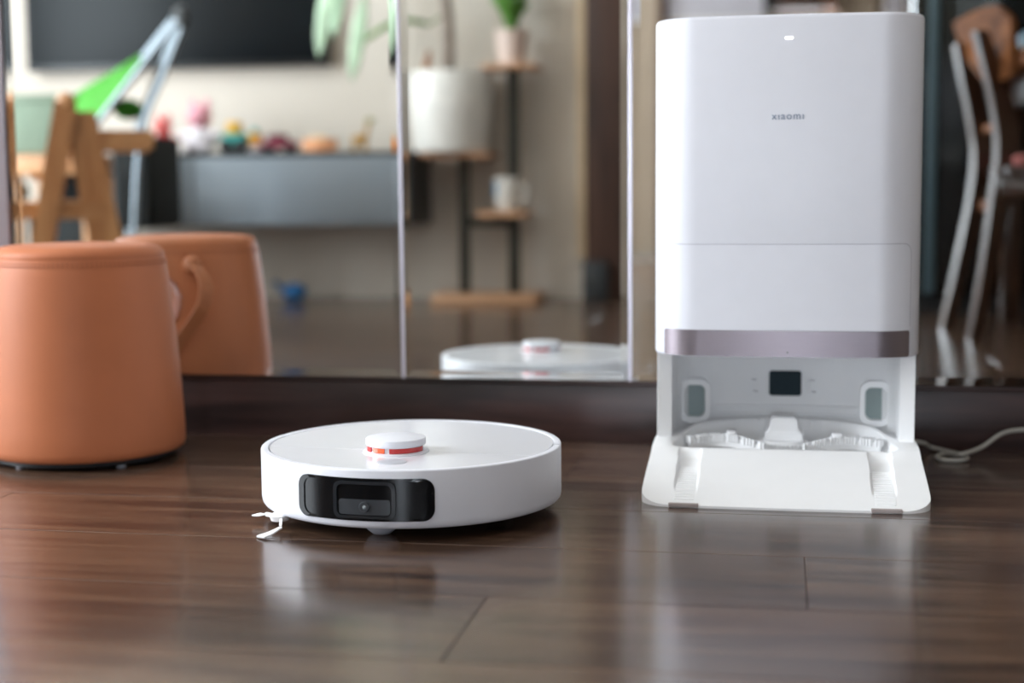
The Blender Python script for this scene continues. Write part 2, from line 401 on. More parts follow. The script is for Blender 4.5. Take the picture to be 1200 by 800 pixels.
# chassis: rear half proud of the base, base narrower below
lat('chassis', [(0, .016), (.150, .016), (.160, .020), (.165, .030), (.1665, .060), (.1665, .070), (.160, .0745), (0, .0745)], RC, M_blackm, rob, 96)
def shell(name, a0, a1, R, prof, m):
    bm = bmesh.new(); P = [(R+dr, z) for dr, z in prof]; lathe(bm, P+[P[0]], RC, 72, a0, a1)
    bmesh.ops.remove_doubles(bm, verts=bm.verts[:], dist=1e-6)
    bmesh.ops.holes_fill(bm, edges=[e for e in bm.edges if e.is_boundary])
    return mesh_obj(name, bm, m, rob)
PR = [(-.006, .0150), (-.0030, .0162), (-.0010, .0190), (0, .024), (0, .0774), (-.0003, .0784), (-.0010, .0790), (-.0022, .0792), (-.0082, .0791), (-.0088, .0778), (-.010, .0745), (-.0105, .018)]
HB = math.radians(97)
bump_ = shell('bumper', TH-HB, TH+HB, .1758, PR, M_white)
shell('rear_shell', TH+HB+.022, TH+2*PI-HB-.022, .1750, PR, M_white)
# top lid, split behind the turret
def lid(name, v0, v1, m):
    # part of the disc between two lines across the heading
    bm = bmesh.new(); R = .1655; n = 40; rows = []
    fx, fy = math.cos(TH), math.sin(TH)
    for i in range(n+1):
        v = v0+(v1-v0)*i/n; hw = math.sqrt(max(1e-8, R*R-v*v)); rows.append((v, hw))
    for z in (.0786, .0745):
        pass
    top = [[bm.verts.new((RC.x+fx*v-fy*u*hw, RC.y+fy*v+fx*u*hw, .0786)) for u in [k/16-1 for k in range(33)]] for v, hw in rows]
    bot = [[bm.verts.new((q.co.x, q.co.y, .0746)) for q in r] for r in top]
    for G in (top, bot):
        for A, B in zip(G, G[1:]):
            for i in range(32): bm.faces.new((A[i], A[i+1], B[i+1], B[i]))
    for A, B in ((top[0], bot[0]), (top[-1], bot[-1]), ([r[0] for r in top], [r[0] for r in bot]), ([r[-1] for r in top], [r[-1] for r in bot])):
        for i in range(len(A)-1): bm.faces.new((A[i], A[i+1], B[i+1], B[i]))
    bmesh.ops.remove_doubles(bm, verts=bm.verts[:], dist=1e-5)
    return mesh_obj(name, bm, m, rob)
lid('front_lid', .0525, .1654, M_gloss); lid('top_lid', -.1654, .0515, M_gloss)
# turret
TC = fp(464, 528.5, .0786)
tur = lat('sensor_turret', [(0, -.001), (.0375, -.001), (.0375, .0010), (.0345, .0020), (.0325, .0022), (.0315, .004), (.0315, .0078), (.0335, .0084), (.0342, .0096), (.0342, .0150), (.0335, .0164), (.0315, .0170), (0, .0172)], TC, M_white, rob, 72)
def turret_patch(name, a0, a1, m):
    bm = bmesh.new(); R = .0331
    lathe(bm, [(R, .0026), (R, .0080), (R-.002, .0080), (R-.002, .0026), (R, .0026)], TC, 20, a0, a1); bmesh.ops.remove_doubles(bm, verts=bm.verts[:], dist=1e-6)
    bmesh.ops.holes_fill(bm, edges=[e for e in bm.edges if e.is_boundary]); mesh_obj(name, bm, m, tur)
def pxang(px): return -PI/2+math.asin(max(-1, min(1, (px-464)/35.5)))
o_ = math.radians(-14)                                                # the view direction is turned to the left of +Y
turret_patch('lidar_window', pxang(437)+o_*-1*.9, pxang(450.5)+.24, M_orange)
turret_patch('lidar_window', pxang(456.5)+.24, pxang(497)+.24, M_red)
for a in (.9, 2.0, 3.0):
    turret_patch('lidar_window', a+.08, a+.95, M_red)
# power button in front of the turret
BC = fp(459, 541, .0786)
lat('button', [(0, .0012), (.012, .0010), (.0165, .0004), (.0172, -.001)], BC, M_grey, rob, 40)
# black camera panel on the bumper
def rmap(R): return lambda u, v, d: rpt(R+d, TH+.0+u/R, v+.0472)
bm = bmesh.new(); fill_patch(bm, .158, .0460, .013, rmap(.1758), .0012, -.002, 40, 8)
panel = mesh_obj('camera_panel', bm, M_black, rob)
bm = bmesh.new(); ring_patch(bm, rr_loop(.158, .0460, .013, 8), rr_loop(.142, .0400, .010, 8), rmap(.1758), .0024, .0005)
bmesh.ops.subdivide_edges(bm, edges=[e for e in bm.edges if e.calc_length() > .02], cuts=14, use_grid_fill=True)
for v in bm.verts:                                                      # keep the long edges on the cylinder
    q = v.co-RC; r = math.hypot(q.x, q.y)
    if r < .1757: s = .1770/r; v.co.x = RC.x+q.x*s; v.co.y = RC.y+q.y*s
mesh_obj('panel_rim', bm, M_black, panel)
def cmap(u, v, d): return rmap(.1758)(u+.004, v, d)
bm = bmesh.new(); fill_patch(bm, .066, .0380, .007, cmap, .0030, .0005, 20, 6); cw = mesh_obj('camera_window', bm, M_black, panel)
bm = bmesh.new(); ring_patch(bm, rr_loop(.068, .0400, .008, 6), rr_loop(.060, .0335, .006, 6), cmap, .0052, .001)
bmesh.ops.subdivide_edges(bm, edges=[e for e in bm.edges if e.calc_length() > .02], cuts=6, use_grid_fill=True)
mesh_obj('camera_frame', bm, mat('gunmetal_plastic', '23262a', .18, var=.05), panel)
bm = bmesh.new(); fill_patch(bm, .056, .0165, .003, lambda u, v, d: cmap(u, v-.0075, d), .0040, .001, 16, 5); mesh_obj('camera_plate', bm, M_dgrey, panel)
cc = cmap(.001, -.0070, .004); nrm = (cc-Vector((RC.x, RC.y, cc.z))).normalized()
def disc_along(name, c, nrm, prof, m, parent, n=32):
    bm = bmesh.new(); lathe(bm, prof, (0, 0, 0), n); q = Vector((0, 0, 1)).rotation_difference(nrm).to_matrix().to_4x4()
    bmesh.ops.transform(bm, matrix=Matrix.Translation(c) @ q, verts=bm.verts[:]); return mesh_obj(name, bm, m, parent)
disc_along('camera_lens', cc, nrm, [(0, .0012), (.0024, .0010), (.0028, .0018), (.0052, .0018), (.0058, .0008), (.0058, -.001)], M_dgrey, panel)
disc_along('lens_glass', cc, nrm, [(0, .0020), (.0012, .0018), (.0022, .0012), (.0022, 0)], M_lens, panel)
# dock contacts, castor and wheels
lat('castor_wheel', [(0, 0), (.010, .001), (.016, .006), (.020, .013), (.021, .017), (0, .017)], rpt(.130, TH+.05, 0), M_grey, rob, 32)
for s in (-1, 1):
    c = rpt(.105, TH+s*PI/2, .033); ax = Vector((math.cos(TH+PI/2), math.sin(TH+PI/2), 0))
    disc_along('drive_wheel', c-ax*.012, ax, [(0, 0), (.028, 0), (.0325, .004), (.0325, .020), (.028, .024), (0, .024)], M_blackm, rob, 32)
# side brush at the left front
hub = fp(328, 606, .012)
sb = lat('side_brush', [(0, -.004), (.010, -.003), (.012, .003), (.006, .006), (0, .006)], hub, M_white2, rob, 24)
for tip, mid in ((fp(299, 602.5, .009), fp(314, 602, .012)), (fp(303, 630, .0015), fp(333, 616, .010))):
    st = hub.lerp(mid, .3)
    bm = bmesh.new(); ribbon(bm, catmull([st, mid.lerp(tip, .15)], 6), (0, 0, 1), .0042, .003); mesh_obj('brush_arm', bm, M_white2, sb)
    d = (tip-mid); side = Vector((-d.y, d.x, 0)).normalized()
    bm = bmesh.new()
    for k in range(7):
        a = mid.lerp(tip, .12); e = tip+side*(k-3)*.0022-d*.06*abs(k-2)*.3
        m_ = a.lerp(e, .5)+side*(k-3)*.0003-Vector((0, 0, .001))
        sweep(bm, catmull([a+side*(k-3)*.0005, m_, e], 5), [.0011]*10+[.0006], 5)
    mesh_obj('bristles', bm, M_white2, sb)

# ------------------------------------------------------------------ docking station
DX, DF = .008, 1.735                       # centre line and front edge of the ramp
dock = thing('docking_station', (DX, 1.95, 0), 'tall white robot vacuum docking station with silver band and open wash bay', 'docking station')
HW, TF, TB = .1655, 1.870, 2.146            # tower half width, front, back
def outline(inset=0.0, n=14, rf=.058, rb=.03):
    # plan of the tower, counter-clockwise from the middle of the front going right
    w_, f, b = HW, TF, TB; P = []
    fx = w_-rf
    nf = 10
    def bow(x): return .0045*(1-(x/fx)**2)
    for i in range(nf): x = fx*i/nf; P.append((x, f+.0045-bow(x)))
    for k in range(n+1): a = -PI/2+.06+(PI/2-.06)*k/n; P.append((w_-rf+rf*math.cos(a), f+.0045+rf+rf*math.sin(a)))
    for k in range(n+1): a = PI/2*k/n; P.append((w_-rb+rb*math.cos(a), b-rb+rb*math.sin(a)))
    P = P+[(-x, y) for x, y in reversed(P) if abs(x) > 1e-9]
    if inset:
        Q = []; N = len(P)
        for i in range(N):
            a, b2 = Vector(P[i-1]), Vector(P[(i+1) % N]); t = (b2-a).normalized(); Q.append((P[i][0]-t.y*inset, P[i][1]+t.x*inset))
        P = Q
    return P
def loft(bm, rings, cap=True):
    L = [[bm.verts.new((DX+x, y, z)) for x, y in outline(i)] for i, z in rings]
    for A, B in zip(L, L[1:]):
        n = len(A)
        for i in range(n): bm.faces.new((A[i], A[(i+1) % n], B[(i+1) % n], B[i]))
    if cap: bm.faces.new(L[0]); bm.faces.new(L[-1])
TZ0, TZ1 = .1625, .5835
bm = bmesh.new()
loft(bm, [(.006, TZ0), (.0018, TZ0+.0006), (.0006, TZ0+.0018), (0, TZ0+.004), (-.0, .38), (0, TZ1-.005), (.0006, TZ1-.0025), (.0020, TZ1-.0008), (.005, TZ1)])
tower = mesh_obj('tower_body', bm, M_white, dock, ang=50)
# arc-length map of the tower's front
OL = [Vector(p) for p in outline()]; NH = 10+15+15
half = OL[:NH]; acc = [0]
for a, b in zip(half, half[1:]): acc.append(acc[-1]+(b-a).length)
def front(u, z, d):
    s = abs(u); i = max(j for j in range(len(acc)-1) if acc[j] <= s); t = (s-acc[i])/(acc[i+1]-acc[i])
    p = half[i].lerp(half[i+1], t)
    def nr(j):
        a, b = half[max(j-1, 0)], half[min(j+1, len(half)-1)]; q = (b-a).normalized(); return Vector((q.y, -q.x)) if j else Vector((0, -1))
    nn = nr(i).lerp(nr(i+1), t).normalized(); p = p+nn*d
    return Vector((DX+(p.x if u >= 0 else -p.x), p.y, z))
UE = .157                                   # half length of the cover along the front
bm = bmesh.new(); zc, hc = (.1970+.3035)/2, .3035-.1970
fill_patch(bm, 2*UE, hc+.02, .012, lambda u, v, d: front(u, zc-.01+v, d), .0007, -.002, 72, 6)
for v in bm.verts:
    if v.co.z < .1972: v.co.z = .1972
bmesh.ops.remove_doubles(bm, verts=bm.verts[:], dist=1e-6); bmesh.ops.dissolve_degenerate(bm, edges=bm.edges[:], dist=1e-6)
cover = mesh_obj('dust_bag_cover', bm, M_white, dock, ang=50)
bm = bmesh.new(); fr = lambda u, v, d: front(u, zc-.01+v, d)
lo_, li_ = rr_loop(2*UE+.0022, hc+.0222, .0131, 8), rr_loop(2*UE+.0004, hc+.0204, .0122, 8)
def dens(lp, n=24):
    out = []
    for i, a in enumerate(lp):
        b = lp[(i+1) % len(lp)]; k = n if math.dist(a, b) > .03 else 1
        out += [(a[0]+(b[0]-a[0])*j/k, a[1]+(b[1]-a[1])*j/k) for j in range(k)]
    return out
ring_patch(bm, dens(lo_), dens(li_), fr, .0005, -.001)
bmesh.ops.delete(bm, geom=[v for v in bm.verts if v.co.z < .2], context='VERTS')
mesh_obj('cover_seam_shade', bm, mat('seam_shade_grey', 'b4b4bc', .6), tower, smooth=False)  # grey strip coloured like the shade in the gap around the cover
bm = bmesh.new(); fill_patch(bm, 2*UE-.002, .0325, .003, lambda u, v, d: front(u, .1805+v, d), .0010, -.002, 72, 4)
band = mesh_obj('silver_band', bm, M_band, dock, ang=50)
band['label'] = 'brushed silver grey metal band'
bm = bmesh.new(); fill_patch(bm, .0022, .0022, .001, lambda u, v, d: front(u+.003, .170+v, d), .0013, 0, 4, 3); mesh_obj('band_sensor', bm, M_blackm, band)
bm = bmesh.new(); fill_patch(bm, .0098, .0030, .0014, lambda u, v, d: front(u+.001, .5545+v, d), .0006, -.001, 8, 5)
mesh_obj('indicator_light', bm, mat('indicator_glow', 'ffffff', .4, emit=1.6), tower)
# brand lettering on the front
tc_ = bpy.data.curves.new('lettering', 'FONT'); tc_.body = 'x\u0131aom\u0131'; tc_.size = .0112; tc_.align_x = 'CENTER'; tc_.align_y = 'CENTER'; tc_.extrude = .0002; tc_.space_character = 1.18; tc_.resolution_u = 4
to = bpy.data.objects.new('lettering_tmp', tc_); COL.objects.link(to); bpy.context.view_layer.update()
me = bpy.data.meshes.new_from_object(to.evaluated_get(bpy.context.evaluated_depsgraph_get())); bpy.data.objects.remove(to)
xs = [v.co.x for v in me.vertices]; ys = [v.co.y for v in me.vertices]; sc = .0385/(max(xs)-min(xs)); mx, my = (max(xs)+min(xs))/2, (max(ys)+min(ys))/2
for v in me.vertices:
    d = v.co.z; v.co = front((v.co.x-mx)*sc, .4595+(v.co.y-my)*sc, .0003+d)
me.materials.clear(); me.materials.append(mat('lettering_grey', '7d8ca3', .5))
lo = bpy.data.objects.new('brand_lettering', me); COL.objects.link(lo); lo.parent = tower; lo.matrix_parent_inverse = parent_world(tower).inverted(); lo['label'] = 'grey brand lettering'

# wash bay: C-shaped wall under the tower
BZ = .046
inner = []
for t in range(41):
    a = t/40*PI                                      # from the right front to the left front
    ca, sa = math.cos(a), math.sin(a)
    x = .1440*math.copysign(abs(ca)**.42, ca); y = 1.925+.125*abs(sa)**.5
    inner.append((x, y))
outer = outline(.0025); outer = [p for p in outer if p[1] > 1.915]
outer = sorted(outer, key=lambda p: math.atan2(p[1]-1.90, p[0]))
bm = bmesh.new()
def strip(pts, z0, z1):
    A = [bm.verts.new((DX+x, y, z0)) for x, y in pts]; B = [bm.verts.new((DX+x, y, z1)) for x, y in pts]
    for i in range(len(pts)-1): bm.faces.new((A[i], A[i+1], B[i+1], B[i]))
    return A, B
Ai, Bi = strip(inner, BZ-.03, TZ0+.001); Ao, Bo = strip(outer, BZ-.03, TZ0+.001)
for a, b in ((0, 0), (-1, -1)): bm.faces.new((Ai[a], Bi[a], Bo[b], Ao[b]))
bay = mesh_obj('wash_bay', bm, M_white2, dock, ang=40)
sol = None
def bayY(x):
    best = min(range(len(inner)-1), key=lambda i: abs((inner[i][0]+inner[i+1][0])/2-x)); return (inner[best][1]+inner[best+1][1])/2
def bmap(cx, cz, tilt=0):
    y = bayY(cx)
    def f(u, v, d): return Vector((DX+cx+u*math.cos(tilt)+d*math.sin(tilt), y-d*math.cos(tilt)+u*math.sin(tilt), cz+v))
    return f
# charging window, side ports, clips and slot on the back of the bay
bm = bmesh.new(); fill_patch(bm, .0440, .0350, .004, bmap(.0015, .1085), .003, -.004, 4, 5); win = mesh_obj('sensor_window', bm, M_screen, bay); win['label'] = 'dark teal sensor window'
bm = bmesh.new(); ring_patch(bm, rr_loop(.0465, .0375, .005), rr_loop(.0435, .0345, .004), bmap(.0015, .1085), .0035, -.003); mesh_obj('window_rim', bm, M_white2, win)
def port(cx, tilt):
    f = bmap(cx, .0865, tilt)
    g = lambda u, v, d: f(u, v, d+.012)
    bm = bmesh.new(); ring_patch(bm, rr_loop(.0420, .0600, .015, 8), rr_loop(.0285, .0440, .009, 8), g, .006, -.022)
    bmesh.ops.bevel(bm, geom=[e for e in bm.edges if not e.is_boundary and e.calc_face_angle(0) > 1], offset=.002, segments=3, affect='EDGES')
    r = mesh_obj('port_rim', bm, M_white2, bay)
    bm = bmesh.new(); fill_patch(bm, .0295, .0450, .009, g, -.006, -.012, 4, 8); mesh_obj('port_opening', bm, mat('sea_grey_port', '8b9a98', .35), r)
port(-.121, .10); port(.122, -.10)
for cx in (-.041, .037):
    bm = bmesh.new(); f = bmap(cx, .1035)
    for a, b in (((-.003, .006, .003), (.004, .010, .014)), ((-.003, -.009, .003), (.000, .006, .008)), ((-.001, -.010, .003), (.006, -.006, .012))):
        p, q = f(a[0], a[1], 0), f(b[0], b[1], b[2]); box(bm, [min(i, j) for i, j in zip(p, q)], [max(i, j) for i, j in zip(p, q)])
    mesh_obj('contact_clip', bm, M_white2, bay, smooth=False)
bm = bmesh.new()
ring_patch(bm, dens(rr_loop(.196, .0135, .003), 20), dens(rr_loop(.188, .0085, .002), 20), lambda u, v, d: Vector((DX+.003+u, bayY(.003+u)-d, .0715+v)), .006, -.003)
mesh_obj('slot_frame', bm, M_white2, bay)

# base: deck with the wash tray sunk into it and the ramp with its wheel tracks
def sstep(a, b, x): t = max(0, min(1, (x-a)/(b-a))); return t*t*(3-2*t)
RTOP = 1.876
TRX = .1165                                           # wheel track centre
def baseZ(x, y):
    z = .0022+(BZ-.0022)*sstep(DF-.03, RTOP+.02, y)*.2+(BZ-.0022)*max(0, min(1, (y-DF)/(RTOP-DF)))*.8
    # shoulder between deck and ramp rises a little at both sides
    ax = abs(x)
    z += .006*sstep(.125, .150, ax)*sstep(RTOP-.03, RTOP+.03, y)
    # wheel tracks
    t = sstep(.0142, .0128, abs(ax-TRX))*sstep(RTOP+.002, RTOP-.003, y)
    z -= .011*t*max(0, min(1, (y-DF-.03)/(RTOP-DF-.035)))
    # tray: a half ellipse behind the deck's front edge
    yy = (y-1.884); tr = (x/.138)**2+((y-1.884)/.152)**2
    if yy > 0:
        hole = sstep(1.02, .95, tr)*sstep(0, .006, yy)
        z = z*(1-hole)+.016*hole
        rim = sstep(.93, 1.03, tr)*sstep(1.30, 1.06, tr)*sstep(.03, .10, yy)
        z += .016*rim
    return z
def hwid(y):
    r = .035; d = DF+r-y; base = .1685-.004*sstep(DF+.03, RTOP+.03, y)
    base -= .0012*sstep(1.92, 1.95, y)
    return base if d <= 0 else base-r+math.sqrt(max(0, r*r-d*d))
ny, nx = 170, 264; bm = bmesh.new(); G = []
yrow = [DF+.035*(1-math.cos(PI/2*k/14)) for k in range(14)]+[DF+.035+(2.140-DF-.035)*k/(ny-15) for k in range(ny-14)]
for y in yrow:
    h = max(hwid(y), .13345); bw = .0035*(1-((h-.13345)/.035))
    row = []
    for i in range(nx+1):
        x = h*(2*i/nx-1); row.append(bm.verts.new((DX+x, y-.0035*(1-(x/.17)**2)*sstep(DF+.08, DF, y), baseZ(x, y))))
    G.append(row)
for A, B in zip(G, G[1:]):
    for i in range(nx): bm.faces.new((A[i], A[i+1], B[i+1], B[i]))
bnd = [v for v in G[0]]+[r[-1] for r in G[1:]]+list(reversed(G[-1][:-1]))+[r[0] for r in reversed(G[1:-1])]
low = [bm.verts.new((v.co.x, v.co.y, .0)) for v in bnd]; n = len(bnd)
for i in range(n): bm.faces.new((bnd[i], bnd[(i+1) % n], low[(i+1) % n], low[i]))
bm.faces.new(low)
base = mesh_obj('ramp_base', bm, M_white2, dock, ang=60)
# ribs of the wheel tracks
for s in (-1, 1):
    for k in range(15):
        y = DF+.012+k*.0066
        cxr = s*TRX
        z = baseZ(cxr, y)
        if k < 4 or True:
            bm = bmesh.new(); box(bm, (DX+cxr-.0118, y-.0010, z-.002), (DX+cxr+.0118, y+.0010, z+.0014), .0004, 1)
            mesh_obj('track_rib', bm, M_white2, base)
    bm = bmesh.new(); yb = DF-.0025
    box(bm, (DX+s*TRX-.0175, yb-.0012, .0006), (DX+s*TRX+.0175, yb+.004, .0052), .0006, 1); mesh_obj('grip_strip', bm, mat('greige_rubber', 'a89c98', .6), base)
# scrubbing ridges: two toothed arcs and the brush post
tray = lat('wash_tray', [(0, .016), (.030, .016), (.0315, .0225), (.0315, .042), (.028, .045), (0, .045)], (DX, 1.965, 0), M_white2, dock, 40)
bm = bmesh.new()
def loft2(rs):                                          # rectangular loft (half x, half y, z) round the post
    L = [[bm.verts.new((DX+sx*a, 1.975+sy*b, z)) for sx, sy in ((-1, -1), (1, -1), (1, 1), (-1, 1))] for a, b, z in rs]
    for A, B in zip(L, L[1:]):
        for i in range(4): bm.faces.new((A[i], A[(i+1) % 4], B[(i+1) % 4], B[i]))
    bm.faces.new(L[0]); bm.faces.new(L[-1])
loft2([(.0250, .020, .040), (.0245, .019, .055), (.0195, .016, .058), (.0170, .013, .0715), (.0155, .011, .0735)])
bmesh.ops.bevel(bm, geom=bm.edges[:], offset=.0015, segments=2, affect='EDGES'); mesh_obj('brush_post', bm, M_white2, tray)
bm = bmesh.new()
for k in range(20):
    a = PI+PI*(k+.5)/20; box(bm, (DX+.034*math.cos(a)-.0011, 1.965+.034*math.sin(a)-.004, .036), (DX+.034*math.cos(a)+.0011, 1.965+.034*math.sin(a)+.003, .0425))
mesh_obj('bristle_ring', bm, M_white2, tray, smooth=False)
for s in (-1, 1):
    bm = bmesh.new()
    pth = catmull([(DX+s*.028, 1.922, .038), (DX+s*.062, 1.936, .044), (DX+s*.092, 1.943, .044), (DX+s*.122, 1.936, .042)], 8)
    ribbon(bm, pth, (0, 0, 1), .012, .012); r = mesh_obj('scrub_ridge', bm, M_white2, tray)
    bm = bmesh.new()
    for k in range(20):
        p = pth[int(round(k/19*(len(pth)-1)))]; box(bm, (p.x-.0012, p.y-.010, p.z+.001), (p.x+.0012, p.y+.004, p.z+.0105), 0, 1, Matrix.Rotation(-s*.5, 3, 'Z'))
    mesh_obj('ridge_teeth', bm, M_white2, r, smooth=False)
    bm = bmesh.new(); x = DX+s*.0675; box(bm, (x-.009, 1.934, .040), (x+.009, 1.952, .053), .0012); box(bm, (x-.0065, 1.938, .050), (x+.0065, 1.950, .058), .0012); mesh_obj('ridge_bearing', bm, M_white2, r)
    bm = bmesh.new(); fill_patch(bm, .012, .010, .001, bmap(s*.035, .0530), .004, -.004, 2, 3); mesh_obj('drain_opening', bm, mat('sea_green_opening', '4c6058', .6), bay)

# mains cable
cpts = [(DX+.150, 2.135, .020), (DX+.19, 2.125, .0175), tuple(fp(1092, 524, .006)), tuple(fp(1128, 533, .006)), tuple(fp(1133, 537, .0045)), tuple(fp(1122, 539.5, .0035)), tuple(fp(1104, 538.5, .0035)), tuple(fp(1098, 534.5, .0035)), tuple(fp(1108, 531.5, .0035)), tuple(fp(1126, 532, .012)),
        tuple(pp(1150, 524, 2.105)), tuple(pp(1172, 509, 2.12)), tuple(pp(1190, 504, 2.13)), tuple(pp(1215, 505, 2.135)), tuple(pp(1260, 520, 2.13)), (.62, 2.12, .0035), (1.2, 2.10, .0035)]
tag(tube('power_cable', cpts, .0031, M_cable, None, 10, 8), 'pale grey power cable looped on the floor beside the docking station', 'cable')

# ------------------------------------------------------------------ leather stool
SC = Vector((-.972, 1.962, 0))
st = thing('leather_stool', SC, 'tan leather tapered stool with rounded top and side strap', 'stool')
prof = [(0, .010), (.125, .010), (.133, .012), (.1375, .016), (.1392, .024), (.1385, .05), (.1345, .12), (.1285, .20), (.1215, .262), (.1185, .280), (.1165, .2855), (.1172, .2868), (.1150, .2930), (.1080, .2990), (.095, .3018), (.06, .3035), (0, .304)]
def sub_prof(P, n=3):
    out = []
    for (a, b), (c, d) in zip(P, P[1:]):
        for k in range(n): out.append((a+(c-a)*k/n, b+(d-b)*k/n))
    return out+[P[-1]]
body = lat('leather_cover', prof, SC, M_leather, st, 96, ang=60)
for z, r in ((.2795, .1188), (.2755, .1198)):
    bm = bmesh.new()
    for k in range(120):
        a = 2*PI*k/120
        p = SC+Vector((r*math.cos(a), r*math.sin(a), z)); q = SC+Vector((r*math.cos(a+.028), r*math.sin(a+.028), z))
        sweep(bm, [p, q], .0009, 4)
    mesh_obj('stitching', bm, M_thread, body)
lat('base_disc', [(0, .003), (.120, .003), (.128, .006), (.129, .012), (0, .012)], SC, M_blackm, st, 64)
for a in (-.7, -2.0, .9, 2.4):
    lat('foot', [(0, 0), (.006, 0), (.007, .002), (.006, .005), (0, .005)], SC+Vector((.112*math.cos(a), .112*math.sin(a), 0)), M_grey, st, 16)
# strap on the side facing the mirror
def vs_pt(x, y, ang, out, z):
    r = .1345-(z-.12)*.075+out; return SC+Vector((r*math.cos(ang), r*math.sin(ang), z))
A1 = math.radians(62)
bm = bmesh.new()
ribbon(bm, catmull([vs_pt(0, 0, A1+.06, -.002, .262), vs_pt(0, 0, A1+.03, .012, .262), vs_pt(0, 0, A1-.08, .032, .235), vs_pt(0, 0, A1-.06, .034, .20), vs_pt(0, 0, A1+.06, .018, .165), vs_pt(0, 0, A1+.30, .005, .120), vs_pt(0, 0, A1+.36, -.003, .112)], 8), lambda t: Vector((-math.sin(A1-.3+.3*t), math.cos(A1-.3+.3*t), .25)), .022, .0035)
mesh_obj('strap', bm, M_leather2, st)
bm = bmesh.new(); ball(bm, vs_pt(0, 0, A1+.03, .002, .258), .016, (1, .8, 1)); mesh_obj('strap_knot', bm, M_leather2, st)

# ------------------------------------------------------------------ behind the camera, seen in the mirrors
FV = 2*MIRROR_Y-TVW                                   # virtual depth of the television wall
# television
a, b = vm(31, 84, FV-.06), vm(383, 83, FV-.06)
tv = thing('television', (a.x, TVW, .8), 'wide black flat television hung on the cream wall above the cabinet', 'television')
boxo('screen', (a.x+.012, TVW+.045, a.z+.018), (b.x-.012, TVW+.06, a.z+.60), M_tv, tv, .002)
boxo('bezel', (a.x, TVW+.012, a.z), (b.x, TVW+.056, a.z+.615), M_tvf, tv, .004)
boxo('wall_bracket', (a.x+.35, TVW+.001, a.z+.2), (b.x-.35, TVW+.012, a.z+.42), M_tvf, tv, .002)
# floating cabinet
CD = .32; VF = FV-CD
a, b, c = vm(100, 265, VF), vm(479, 265, VF), vm(300, 178.5, VF)
tvc = thing('media_cabinet', (a.x, TVW, a.z), 'blue grey floating media cabinet with toys along its top', 'cabinet')
ct = c.z
boxo('carcass', (a.x, TVW, a.z), (b.x, TVW+CD-.02, ct-.012), M_cabd, tvc, .002)
boxo('top_panel', (a.x-.003, TVW, ct-.012), (b.x+.003, TVW+CD+.003, ct), M_cabd, tvc, .002)
ds = [a.x, vm(226, 220, VF).x, b.x]
for x0, x1 in zip(ds, ds[1:]): boxo('drawer_front', (x0+.002, TVW+CD-.02, a.z+.002), (x1-.002, TVW+CD, ct-.015), M_cab, tvc, .002)

# toys on the cabinet
TOYZ = ct; YT = VF+.10
def on(px, dv=.0): q = vm(px, 175, YT+dv); return Vector((q.x, q.y, TOYZ))
def plush(px, h, body_m, head_m, label, dv=0, ear_m=None):
    p = on(px, dv); t = thing('plush_toy', p, label, 'toy', 'toys on the media cabinet')
    bm = bmesh.new(); ball(bm, p+Vector((0, 0, h*.28)), h*.28, (1.05, .9, 1)); mesh_obj('body', bm, body_m, t)
    bm = bmesh.new(); ball(bm, p+Vector((0, .01, h*.70)), h*.24, (1, .95, .95)); hd = mesh_obj('head', bm, head_m, t)
    for s in (-1, 1):
        bm = bmesh.new(); ball(bm, p+Vector((s*h*.14, 0, h*.93)), h*.085, (.8, .5, 1.5)); mesh_obj('ear', bm, ear_m or head_m, hd)
        bm = bmesh.new(); ball(bm, p+Vector((s*h*.30, h*.08, h*.36)), h*.10, (1.4, 1, .9)); mesh_obj('arm', bm, body_m, t)
        bm = bmesh.new(); ball(bm, p+Vector((s*h*.18, h*.24, h*.10)), h*.11, (.9, 1.5, .9)); mesh_obj('leg', bm, body_m, t)
C_ = lambda n, c: mat(n, c, .6, var=.08)
plush(193, .130, C_('toy_red', 'd33a3a'), C_('toy_coral', 'e2706c'), 'red plush toy at the end of the cabinet by the stroller')
plush(236, .175, C_('toy_white', 'efe8ee'), C_('toy_pink', 'eda6b4'), 'white and pink plush toy with tall ears on the cabinet')
def vehicle(px, l, h, m1, m2, label, dv=0, cat='toy'):
    p = on(px, dv); t = thing('toy_vehicle', p, label, cat, 'toys on the media cabinet')
    boxo('chassis', p+Vector((-l/2, -.03, h*.22)), p+Vector((l/2, .03, h*.62)), m1, t, .008)
    boxo('cabin', p+Vector((-l*.3, -.026, h*.6)), p+Vector((l*.2, .026, h)), m2, t, .008)
    for sx in (-.3, .3):
        for sy in (-1, 1): disc_along('wheel', p+Vector((sx*l, sy*.026, h*.22)), Vector((0, sy, 0)), [(0, 0), (h*.2, 0), (h*.22, .004), (h*.22, .008), (0, .008)], M_blackm, t, 20)
vehicle(277, .090, .105, C_('toy_teal', '2e9e97'), C_('toy_yellow', 'e7b23c'), 'teal and yellow toy truck between the plush toy and yellow ring')
p = on(299.5); t = thing('stacking_ring_toy', p, 'yellow stacking ring toy with a green knob on the cabinet', 'toy', 'toys on the media cabinet')
for i, (r, z, m) in enumerate(((.026, .012, C_('toy_white', 'efe8ee')), (.024, .034, C_('toy_amber', 'e9a63f')), (.019, .054, C_('toy_amber', 'e9a63f')))):
    bm = bmesh.new(); sweep(bm, [p+Vector((r*.62*math.cos(a*PI/12), r*.62*math.sin(a*PI/12), z)) for a in range(24)], .0115, 8, closed=True); mesh_obj('ring', bm, m, t)
bm = bmesh.new(); ball(bm, p+Vector((0, 0, .072)), .013); mesh_obj('knob', bm, C_('toy_teal', '2e9e97'), t)
vehicle(328, .120, .062, C_('toy_maroon', '8c2740'), C_('toy_plum', '6a2a3a'), 'low maroon toy car on the cabinet between yellow rings and orange boat')
